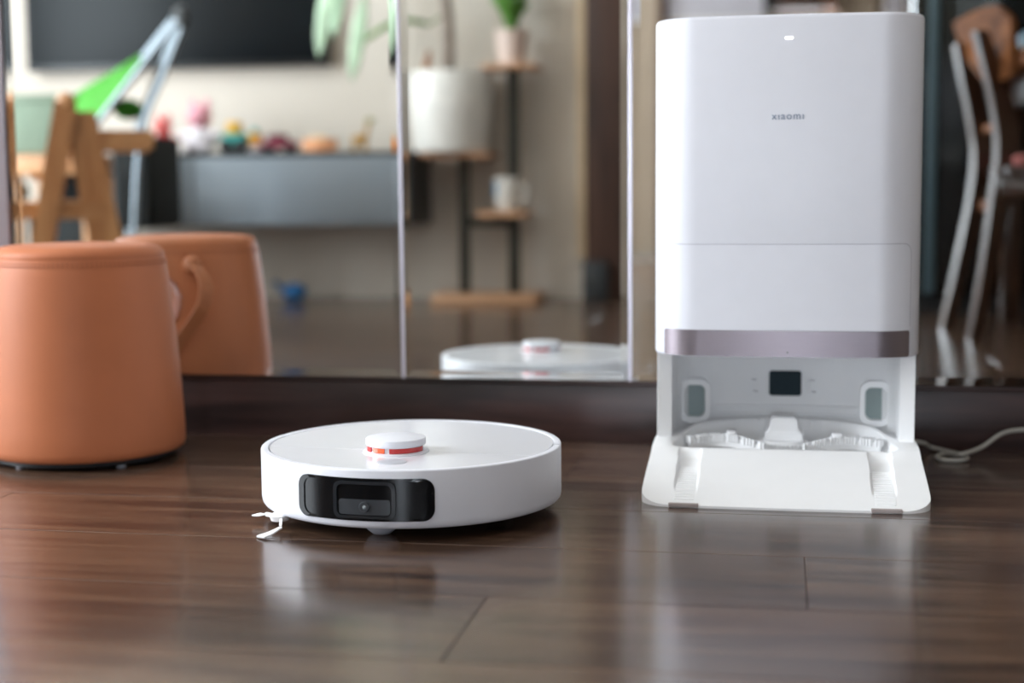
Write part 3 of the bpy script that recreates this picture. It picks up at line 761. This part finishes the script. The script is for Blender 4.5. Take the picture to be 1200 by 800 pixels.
p = on(375); t = thing('toy_boat', p, 'peach orange toy boat lying on the cabinet', 'toy', 'toys on the media cabinet')
bm = bmesh.new(); ribbon(bm, [p+Vector((x*.058, 0, .022+.006*x*x)) for x in [k/6-1 for k in range(13)]], (0, 1, 0), .06, .036, lambda u: math.sqrt(max(.06, 1-(2*u-1)**2))); mesh_obj('hull', bm, C_('toy_peach', 'f0a878'), t)
boxo('deck_house', p+Vector((-.03, -.014, .036)), p+Vector((.02, .014, .056)), C_('toy_cream', 'f3d9b5'), t, .005)
p = on(424); t = thing('toy_giraffe', p, 'small spotted yellow brown giraffe toy at the end of the cabinet', 'toy', 'toys on the media cabinet')
mg = C_('toy_ochre', 'b98a3a')
bm = bmesh.new(); ball(bm, p+Vector((-.006, 0, .040)), .018, (1.5, .8, .9)); mesh_obj('body', bm, mg, t)
tube('neck', [p+Vector((.012, 0, .045)), p+Vector((.020, 0, .075)), p+Vector((.024, 0, .098))], [.009, .006, .006], mg, t)
bm = bmesh.new(); ball(bm, p+Vector((.030, 0, .102)), .010, (1.5, .8, .9)); mesh_obj('head', bm, C_('toy_olive', '8d8a45'), t)
for sx in (-.024, .010):
    for sy in (-.008, .008): tube('leg', [p+Vector((sx, sy, .04)), p+Vector((sx*1.1, sy, 0))], .005, mg, t, 8, 2)

# blue toy on the floor in front of the wall
p = vm(345, 344, FV-.14); p.z = 0
t = thing('toy_whale', p, 'blue plastic toy lying on the floor below the media cabinet', 'toy')
bm = bmesh.new(); ball(bm, p+Vector((0, 0, .030)), .030, (1.45, .9, 1)); mesh_obj('body', bm, C_('toy_blue', '2f77b8'), t)
bm = bmesh.new(); ribbon(bm, catmull([p+Vector((-.035, 0, .032)), p+Vector((-.055, 0, .05)), p+Vector((-.066, 0, .066))], 5), (0, 1, 0), .05, .008, lambda u: .35+.75*u); mesh_obj('tail', bm, C_('toy_blue', '2f77b8'), t)

# plant stand with planter, pot and mug
SV = FV-.12
lp, rp_ = vm(545, 300, SV), vm(603, 300, SV)
std = thing('plant_stand', ((lp.x+rp_.x)/2, TVW+.1, 0), 'black metal plant stand with wooden shelves on a wooden base board', 'plant stand')
yS = lp.y
b0, b1 = vm(506, 358, SV-.1), vm(629, 358, SV-.1)
boxo('base_board', (b0.x, yS-.10, 0), (b1.x, yS+.12, .028), M_tan, std, .003)
zl, zs, zt2 = vm(528, 180, SV).z, vm(590, 247, SV).z, vm(600, 77, SV).z
boxo('post', (lp.x-.016, yS-.016, .028), (lp.x+.016, yS+.016, zl-.014), M_postm, std, .002)
boxo('post', (rp_.x-.017, yS-.017, .028), (rp_.x+.017, yS+.017, zt2-.014), M_postm, std, .002)
boxo('crossbar', (lp.x+.016, yS-.012, zs-.052), (rp_.x-.017, yS+.012, zs-.022), M_postm, std, .002)
boxo('shelf', (vm(500, 180, SV).x, yS-.10, zl-.014), (vm(580, 180, SV).x, yS+.12, zl), M_tan, std, .002)
boxo('shelf', (vm(566, 247, SV).x, yS-.075, zs-.020), (vm(621, 247, SV).x, yS+.11, zs), M_tan, std, .002)
boxo('shelf', (vm(570, 77, SV).x, yS-.09, zt2-.014), (vm(632, 77, SV).x, yS+.09, zt2), M_tan, std, .002)
# big planter with a drooping plant
pc = vm(529, 180, SV-.03); pc.z = zl+.0005
R_ = (vm(578, 150, SV).x-vm(481, 150, SV).x)/2
plz = vm(528, 86, SV).z-zl
pt = thing('potted_plant', pc, 'large white planter with a grey stemmed plant drooping long pale leaves', 'potted plant')
pot = lat('planter', [(0, 0), (R_*.78, 0), (R_*.86, .006), (R_*.97, plz*.5), (R_, plz-.008), (R_-.004, plz), (R_-.012, plz-.003), (R_-.018, plz-.03), (0, plz-.03)], pc, M_pot, pt, 56)
lat('soil', [(0, plz-.028), (R_*.9, plz-.029)], pc, M_soil, pt, 40)
top = pc+Vector((-.01, 0, plz-.03))
tube('stem', [top, top+Vector((.005, .01, .18)), top+Vector((-.015, .0, .40)), top+Vector((0, 0, .62))], [.024, .021, .018, .012], M_stem, pt, 12)
tube('stem', [top+Vector((-.06, .02, 0)), top+Vector((-.065, .02, .04)), top+Vector((-.055, .02, .10))], [.016, .014, .006], mat('copper_brown_stem', 'a5683f', .7), pt, 10)
def leaf(name, base_, tip, wid, sag, m, parent, twist=0, flat_=False):
    mid = (base_+tip)/2+Vector((0, 0, sag)); path = catmull([base_, base_.lerp(mid, .55)+Vector((0, 0, sag*.25)), mid, mid.lerp(tip, .6)+Vector((0, 0, sag*.18)), tip], 5)
    d = tip-base_; sd = Vector((-d.y, d.x, 0)); sd = sd.normalized() if sd.length > 1e-4 else Vector((1, 0, 0))
    if flat_: sd = Vector((1, 0, 0))
    sd = (sd*math.cos(twist)+Vector((0, 0, 1))*math.sin(twist))
    bm = bmesh.new(); n = len(path); rows = []
    for i, q in enumerate(path):
        t = i/(n-1); h = wid/2*max(.05, math.sin(PI*min(1, t*.93+.05))**.7)
        rows.append([bm.verts.new(q+sd*h*k+Vector((0, 0, .012*abs(k)))) for k in (-1, -.5, 0, .5, 1)])
    for A, B in zip(rows, rows[1:]):
        for i in range(4): bm.faces.new((A[i], A[i+1], B[i+1], B[i]))
    o = mesh_obj(name, bm, m, parent, ang=60)
    md = o.modifiers.new('thickness', 'SOLIDIFY'); md.thickness = .0012
    return o
crown = top+Vector((-.005, 0, .60))
for i, (px, py, dv) in enumerate(((374, 68, -.16), (391, 45, -.10), (413, 98, -.20))):
    tp = vm(px, py, SV+dv); bs = vm(px+14, py-98, SV+dv)
    k = tube('leaf_stalk', [crown, (crown+bs)/2+Vector((0, 0, .12)), bs], .005, M_leafd, pt, 8)
    leaf('leaf', bs, tp, .054, .01, M_leaf, pt, .2, True)
leaf('leaf', vm(500, 30, SV-.05), vm(415, 62, SV-.12), .05, .04, M_leafd, pt, .4)
tube('leaf_stalk', [top+Vector((0, 0, .22)), vm(520, 18, SV-.02), vm(500, 30, SV-.05)], .004, M_leafd, pt, 8)
for i in range(9):
    a = i*.7+.3; leaf('leaf', crown, crown+Vector((.30*math.cos(a),   .12*math.sin(a)+.15, .10-.12*(i % 3))), .09, .10, M_leafd, pt)
# small pot on the top shelf
q = vm(600, 76, SV); q.z = zt2
sp = thing('small_potted_plant', q, 'small blush pot with green leaves on the top shelf of the plant stand', 'potted plant')
hp = vm(600, 36, SV).z-zt2
lat('pot', [(0, 0), (.038, 0), (.043, .004), (.055, hp-.012), (.058, hp-.01), (.058, hp), (.052, hp), (.049, hp-.015), (0, hp-.015)], q, M_potp, sp, 40)
lat('soil', [(0, hp-.013), (.048, hp-.014)], q, M_soil, sp, 24)
for i in range(34):
    a = i*2.4; r = .045+.03*((i*7) % 5)/5; h = .07+.09*((i*3) % 7)/7
    leaf('leaf', q+Vector((.012*math.cos(a), .012*math.sin(a), hp-.012)), q+Vector((r*math.cos(a), r*math.sin(a), hp+h)), .034, .02, M_leafd, sp)
# mug
q = vm(594, 247, SV-.03); q.z = zs+.0005; hm = vm(594, 208, SV-.03).z-zs
mg_ = thing('mug', q, 'white mug with a blue mark on the middle shelf of the plant stand', 'mug')
lat('cup', [(0, 0), (.028, 0), (.032, .004), (.041, hm*.4), (.043, hm-.002), (.041, hm), (.038, hm-.003), (.036, .010), (0, .008)], q, M_pot, mg_, 40)
tube('handle', [q+Vector((.040, .01, hm*.8)), q+Vector((.066, .012, hm*.7)), q+Vector((.066, .012, hm*.4)), q+Vector((.040, .01, hm*.25))], .005, M_pot, mg_, 8)
bm = bmesh.new(); lathe(bm, [(.0415, hm*.45), (.0432, hm*.85), (.0440, hm*.85), (.0425, hm*.45), (.0415, hm*.45)], q, 8, PI*.72, PI*.95); mesh_obj('blue_mark', bm, C_('mug_blue', '5b9ac4'), mg_)

# wooden child's high chair, its width axis turned along the line of sight
HV = 3.55; HD = .34
_A = pp(95, 200, HV); HN = Vector((_A.x, _A.y, 0)).normalized()
def hp_(x, y):                                        # pixel -> near side frame of the chair, in the room
    d = ray(x, y); P = CAM+d*((_A-CAM).dot(HN)/d.dot(HN)); return Vector((P.x, 2*MIRROR_Y-P.y, P.z))
NR = Vector((HN.x, -HN.y, 0)); EX = Vector((NR.y, -NR.x, 0)); EX = EX if EX.x > 0 else -EX
PXM = (_A-CAM).dot(FW)/F_PX
zf = lambda x, Yv: next(y for y in range(300, 520) if vm(x, y, Yv).z <= .001)
zh = lambda x: next(y for y in range(300, 520) if hp_(x, y).z <= .004)
hc_ = thing('high_chair', hp_(90, zh(90)).xy.to_3d()+NR*HD/2, 'beech high chair with A-shaped sides and flat arm boards', 'high chair')
def slat(name, pix, wpx, off, th, m, foot=False):
    A = [hp_(x, y)+NR*off for x, y in pix]; d = (A[-1]-A[0]).normalized(); bm = bmesh.new()
    if foot:                                          # cut level on the floor
        hw = wpx*PXM/2/abs(d.z); P = [(A[0]-EX*hw), (A[0]+EX*hw), (A[1]+EX*hw), (A[1]-EX*hw)]
        for q in P[2:]: q.z = 0
        L = [[bm.verts.new(q+NR*s_*th/2) for q in P] for s_ in (-1, 1)]
        bm.faces.new(L[0]); bm.faces.new(L[1])
        for k in range(4): bm.faces.new((L[0][k], L[0][(k+1) % 4], L[1][(k+1) % 4], L[1][k]))
    else: ribbon(bm, A, NR.cross(d), wpx*PXM, th)
    bmesh.ops.bevel(bm, geom=bm.edges[:], offset=.003, segments=2, affect='EDGES'); return mesh_obj(name, bm, m, hc_)
for dv in (0, HD):
    slat('front_leg', [(77, 118), (30, zh(30))], 25, dv, .028, M_beech, True)
    slat('side_board', [(92, 130), (148, zh(148))], 38, dv+.025, .022, M_beech, True)
    slat('arm_board', [(100, 163), (181, 163)], 22, dv+.045, .05, M_beechx)
    bm = bmesh.new(); ball(bm, hp_(77, 121)+NR*dv, .026, (1, .7, 1.1)); mesh_obj('rounded_cap', bm, M_beech, hc_)
    slat('rail', [(22, 249), (130, 249)], 16, dv+.02, .02, M_beechx)
def cross(name, x, y, wpx, hpx):
    P = hp_(x, y); bm = bmesh.new(); ribbon(bm, [P+NR*.005, P+NR*(HD+.02)], EX, wpx*PXM, hpx*PXM)
    bmesh.ops.bevel(bm, geom=bm.edges[:], offset=.003, segments=2, affect='EDGES'); mesh_obj(name, bm, M_beechx, hc_)
cross('seat_board', 72, 240, 92, 8); cross('foot_board', 88, 300, 96, 8); cross('back_rail', 62, 192, 14, 20); cross('top_rail', 79, 124, 14, 14); cross('peg', 46, 206, 22, 8)
# a separate low bench board behind the chair
BV = 4.10
# stroller with green canopy
stz = thing('stroller', vm(150, 345, 4.2).xy.to_3d(), 'folded stroller with silver tubes and translucent green canopy', 'stroller')
for dv in (0, .22):
    V = 4.05+dv; sx = -6 if dv else 0
    tube('frame_tube', [vm(108+sx, 152, V), vm(160+sx, 85, V), vm(214+sx, 17, V)], .0095, M_tube, stz, 12, 4)
    tube('frame_tube', [vm(214+sx, 32, V), vm(190+sx, 92, V), vm(166+sx, 155, V), vm(158+sx, 260, V), vm(160+sx, zf(160, V)-20, V)], .0085, M_tube, stz, 12, 4)
    bm = bmesh.new(); ball(bm, vm(214+sx, 24, V), .020, (1, 1, 1.1)); mesh_obj('hinge', bm, M_cabd, stz)
    for px in (120, 160):
        c = vm(px+sx, zf(px, V)-12, V); c.z = .055
        disc_along('wheel', c-NR*.012, NR, [(0, 0), (.03, 0), (.048, .003), (.055, .008), (.055, .018), (.048, .023), (0, .023)], M_blackm, stz, 28)
    tube('frame_tube', [vm(108+sx, 152, V), vm(128+sx, 250, V), vm(122+sx, zf(122, V)-20, V)], .011, M_cabd, stz, 10, 4)
tube('handle_bar', [vm(216, 15, 4.05), vm(212, 12, 4.16), vm(208, 15, 4.27)], .015, M_cabd, stz, 12, 6)
bm = bmesh.new()
A = [(84, 112), (110, 96), (138, 80), (165, 62)]; B = [(96, 152), (110, 146), (135, 118), (166, 72)]
for V0, V1 in ((4.07, 4.33),):
    g = [[bm.verts.new(vm(x+(B[i][0]-x)*s, y+(B[i][1]-y)*s, V0+(V1-V0)*(.5+.5*math.cos(PI*s)))) for s in [k/8 for k in range(9)]] for i, (x, y) in enumerate(A)]
    for P, Q in zip(g, g[1:]):
        for i in range(8): bm.faces.new((P[i], P[i+1], Q[i+1], Q[i]))
o = mesh_obj('canopy', bm, M_green, stz, ang=70); md = o.modifiers.new('thickness', 'SOLIDIFY'); md.thickness = .002
bm = bmesh.new(); ball(bm, vm(150, 128, 4.2), .035, (1.2, 1.5, .9)); mesh_obj('green_lining', bm, M_green, stz)
bm = bmesh.new(); p, q = vm(132, 268, 4.08), vm(174, 158, 4.08); box(bm, (p.x, p.y-.24, p.z), (q.x, p.y, q.z), .02, 3); mesh_obj('fabric_seat', bm, M_darkfab, stz)
# sage cloth panel standing behind the high chair
p, q = vm(6, 182, 4.30), vm(80, 111, 4.30)
sg = thing('toy_box', (p.x, p.y, 0), 'sage green fabric storage box on a beech board behind the high chair', 'storage box')
boxo('box_body', (p.x, p.y-.2, p.z), (q.x, p.y, q.z), M_sage, sg, .012, 3)
boxo('lid_rim', (p.x-.004, p.y-.204, q.z-.02), (q.x+.004, p.y+.004, q.z+.004), M_sage, sg, .006)
p2, q2 = vm(4, 205, 4.30), vm(112, 180, 4.30)
bench = thing('low_bench', (p2.x, p2.y, 0), 'low beech bench carrying the sage green storage box', 'bench')
boxo('bench_top', (p2.x, p2.y-.22, p2.z), (q2.x, p2.y+.02, p.z-.001), M_beechx, bench, .004)
boxo('back_panel', (p2.x+.01, p2.y-.218, .02), (q2.x-.01, p2.y-.205, p2.z), M_darkfab, bench, .002)
for x in (p2.x+.02, q2.x-.05):
    for y in (p2.y-.20, p2.y-.03): boxo('leg', (x, y, 0), (x+.03, y+.03, p2.z), M_beech, bench, .003)
pb, qb = vm(0, 262, 4.30), vm(88, 207, 4.30)
bk = thing('storage_basket', (pb.x, pb.y, 0), 'black fabric basket pushed under the low bench', 'basket')
zb_ = vm(22, 236, 4.26).z
boxo('basket_body', (p2.x+.055, p2.y-.16, 0), (q2.x-.055, p2.y-.035, zb_-.012), M_darkfab, bk, .012, 3)
boxo('basket_rim', (p2.x+.051, p2.y-.164, zb_-.02), (q2.x-.051, p2.y-.031, zb_), M_cabd, bk, .004)
p = vm(24, 230, 4.38); p.z = zb_
t = thing('toy_ball', p, 'green and white toy ball on the black basket under the low bench', 'ball')
bm = bmesh.new(); ball(bm, p+Vector((0, 0, .030)), .030); mesh_obj('ball_skin', bm, M_green, t)
bm = bmesh.new(); ball(bm, p+Vector((.010, .012, .028)), .020, (1, .9, 1)); mesh_obj('white_patch', bm, M_pot, t)

# dining chair and table on the other side
dc = thing('dining_chair', vm(1150, 390, 3.88).xy.to_3d(), 'dark walnut dining chair with curved back legs and broad crest rail', 'chair')
def post(pix, Yv):
    path = catmull([vm(x, y, Yv) for x, y in pix], 6); bm = bmesh.new(); rings = []
    for i, c in enumerate(path):
        t = i/(len(path)-1); dx = .030+.022*math.sin(PI*min(1, t*1.1)); e = .016; f1, f2 = Vector((math.cos(.26), -math.sin(.26), 0)), Vector((math.sin(.26), math.cos(.26), 0))
        rings.append([bm.verts.new(c+f1*a+f2*b) for a, b in ((0, -e), (dx, -e), (dx, e), (0, e))])
    for A, B in zip(rings, rings[1:]):
        for k in range(4): bm.faces.new((A[k], A[(k+1) % 4], B[(k+1) % 4], B[k]))
    bm.faces.new(rings[0]); bm.faces.new(rings[-1][::-1])
    bmesh.ops.bevel(bm, geom=[e for e in bm.edges if e.calc_face_angle(0) > .9], offset=.004, segments=3, affect='EDGES')
    return mesh_obj('back_leg', bm, M_chair, dc)
VA, VB = 3.741, 4.024
post([(1141, 36), (1153, 85), (1163, 130), (1167, 178), (1160, 235), (1148, 320), (1134, 398)], VA)
post([(1118, 52), (1126, 95), (1134, 135), (1140, 180), (1135, 232), (1120, 305), (1102, 386)], VB)
yA, yB = 2*MIRROR_Y-VA, 2*MIRROR_Y-VB
for py, hh in ((147, .020), (242, .026)):
    a, b = vm(1166 if py < 200 else 1162, py, VA), vm(1140 if py < 200 else 1136, py, VB)
    boxo('stretcher', (a.x+.004, yB+.01, a.z-hh/2), (a.x+.022, yA-.01, a.z+hh/2), M_crest, dc, .003)
# crest rail: bent board, bowed away from the sitter
bm = bmesh.new(); rows = []
hiC = catmull([vm(1116, 27, 4.09), vm(1140, 14, 3.95), vm(1165, 6, 3.80), vm(1184, 22, 3.66)], 6)
loC = catmull([vm(1122, 46, 4.09), vm(1138, 78, 3.95), vm(1158, 98, 3.80), vm(1187, 88, 3.66)], 6)
for h_, l_ in zip(hiC, loC):
    rows.append([bm.verts.new(q) for q in (l_, l_+Vector((.016, -.004, .004)), h_+Vector((.014, -.004, 0)), h_)])
for A, B in zip(rows, rows[1:]):
    for k in range(4): bm.faces.new((A[k], A[(k+1) % 4], B[(k+1) % 4], B[k]))
bm.faces.new(rows[0]); bm.faces.new(rows[-1][::-1])
mesh_obj('crest_rail', bm, M_crest, dc, ang=50)
sx0 = vm(1170, 205, VA).x; sz = .395
boxo('seat', (sx0+.01, yB-.06, sz), (sx0+.43, yA+.06, sz+.022), M_chair, dc, .006)
boxo('cushion', (sx0+.03, yB-.05, sz+.022), (sx0+.42, yA+.05, sz+.05), mat('dusty_red_cushion', '9c5c58', .9), dc, .012, 3)
for y in (yB-.03, yA+.03):
    bm = bmesh.new(); ribbon(bm, [Vector((sx0+.40, y, sz)), Vector((sx0+.40, y, .2)), Vector((sx0+.415, y, 0))], (1, 0, 0), .034, .03); mesh_obj('front_leg', bm, M_chair, dc)
    boxo('seat_rail', (sx0+.0, y-.011, sz-.05), (sx0+.40, y+.011, sz), M_chair, dc, .003)
tx = vm(1172, 90, VA+.2).x; tz = vm(1185, 66, VA+.1).z
tb = thing('dining_table', (tx+.5, yA-.1, 0), 'walnut dining table in front of the curved-back chair', 'table')
boxo('tabletop', (tx, yB-.25, tz-.04), (tx+1.0, yA+.35, tz), M_crest, tb, .006)
boxo('apron', (tx+.06, yB-.19, tz-.11), (tx+.94, yA+.29, tz-.04), M_chair, tb, .004)
for x in (tx+.05, tx+.90):
    for y in (yB-.20, yA+.25): boxo('leg', (x, y, 0), (x+.05, y+.05, tz-.04), M_chair, tb, .005)
p = Vector((tx+.09, yB+.10, tz)); sk = thing('snack_packet', p, 'crumpled blue white and yellow packet on the dining table', 'packet')
bm = bmesh.new(); box(bm, p+Vector((-.05, -.07, 0)), p+Vector((.06, .07, .07)), .025, 3); mesh_obj('pouch', bm, C_('packet_blue', '8fb6d0'), sk)
boxo('yellow_flap', p+Vector((-.055, -.06, .0)), p+Vector((-.048, .02, .03)), C_('toy_yellow', 'e7b23c'), sk, .002)

# tall black cabinet behind the dining chair
BY = -.16; q0 = vm(1068, 200, 2*MIRROR_Y-BY).x
bc = thing('tall_cabinet', (q0+.7, BY-.3, 0), 'tall glossy black cabinet with a teal grey edge behind the dining chair', 'cabinet')
boxo('carcass', (q0, BY-.45, .06), (q0+1.6, BY-.022, 2.2), M_blackcab, bc, .003)
boxo('toe_kick', (q0+.02, BY-.42, 0), (q0+1.58, BY-.06, .06), M_blackm, bc, 0)
for i in range(3):
    x0 = q0+.085+i*.5; boxo('door', (x0, BY-.022, .07), (x0+.495, BY, 2.19), M_blackcab, bc, .002)
    boxo('door_handle', (x0+.44, BY, .95), (x0+.452, BY+.018, 1.25), M_dgrey, bc, .002)
boxo('edge_profile', (vm(1086, 200, 2*MIRROR_Y-BY).x, BY-.022, .06), (vm(1097, 200, 2*MIRROR_Y-BY).x, BY+.004, 2.19), M_teal, bc, .002)

# far side of the room beyond the opening, glimpsed above the docking station
FVV = 2*MIRROR_Y-YF
def fx(px): return vm(px, 8, FVV).x
rb = thing('roller_blind', (fx(840), YF, 1.24), 'pale lavender roller blind beside the dark wall cupboard', 'blind')
boxo('blind_cloth', (fx(783), YF+.012, 1.24), (fx(895), YF+.016, 2.2), M_door, rb, 0)
bm = bmesh.new(); sweep(bm, [Vector((fx(783), YF+.03, 2.2)), Vector((fx(895), YF+.03, 2.2))], .022, 14); mesh_obj('roller', bm, M_white2, rb)
boxo('bottom_bar', (fx(783), YF+.008, 1.226), (fx(895), YF+.020, 1.242), M_white2, rb, .003)
struct(boxo('trim_4', (fx(772), YF, 0), (fx(782), YF+.06, 2.12), M_brown, bev=.003))
cb = thing('wall_cupboard', (fx(930), YF+.15, 1.24), 'dark brown wall cupboard hung beside the lavender roller blind', 'cupboard')
boxo('side_panel', (fx(897), YF, 1.24), (fx(910), YF+.30, 2.0), M_blackcab, cb, .003)
boxo('carcass', (fx(910), YF, 1.24), (fx(961), YF+.28, 2.0), M_brown, cb, .003)
boxo('door', (fx(911), YF+.28, 1.245), (fx(960), YF+.30, 1.995), M_brown, cb, .003)
wd = thing('narrow_cupboard', (fx(970), YF+.1, 1.24), 'narrow red brown wooden wall cupboard between dark cupboard and cream curtain', 'cupboard')
boxo('carcass', (fx(963), YF, 1.24), (fx(980), YF+.28, 2.1), M_wardw, wd, .003); boxo('door', (fx(964), YF+.28, 1.26), (fx(979.5), YF+.30, 2.06), M_wardw, wd, .003)
def curtain(x0, x1, m, label, folds):
    bm = bmesh.new(); n = folds*10; A = []; 
    for i in range(n+1):
        t = i/n; x = x0+(x1-x0)*t; y = YF+.10+.025*math.sin(t*folds*2*PI); A.append((bm.verts.new((x, y, .03)), bm.verts.new((x, y*1.0, 2.3))))
    for (a, b), (c, d) in zip(A, A[1:]): bm.faces.new((a, c, d, b))
    o = mesh_obj('curtain', bm, m, ang=80); md = o.modifiers.new('thickness', 'SOLIDIFY'); md.thickness = .003
    tag(o, label, 'curtain')
curtain(fx(981), fx(1022), M_curt, 'cream curtain hanging in folds on the far wall', 4)
curtain(fx(1036), fx(1068), M_curtw, 'white curtain hanging beside the tall black cabinet', 3)
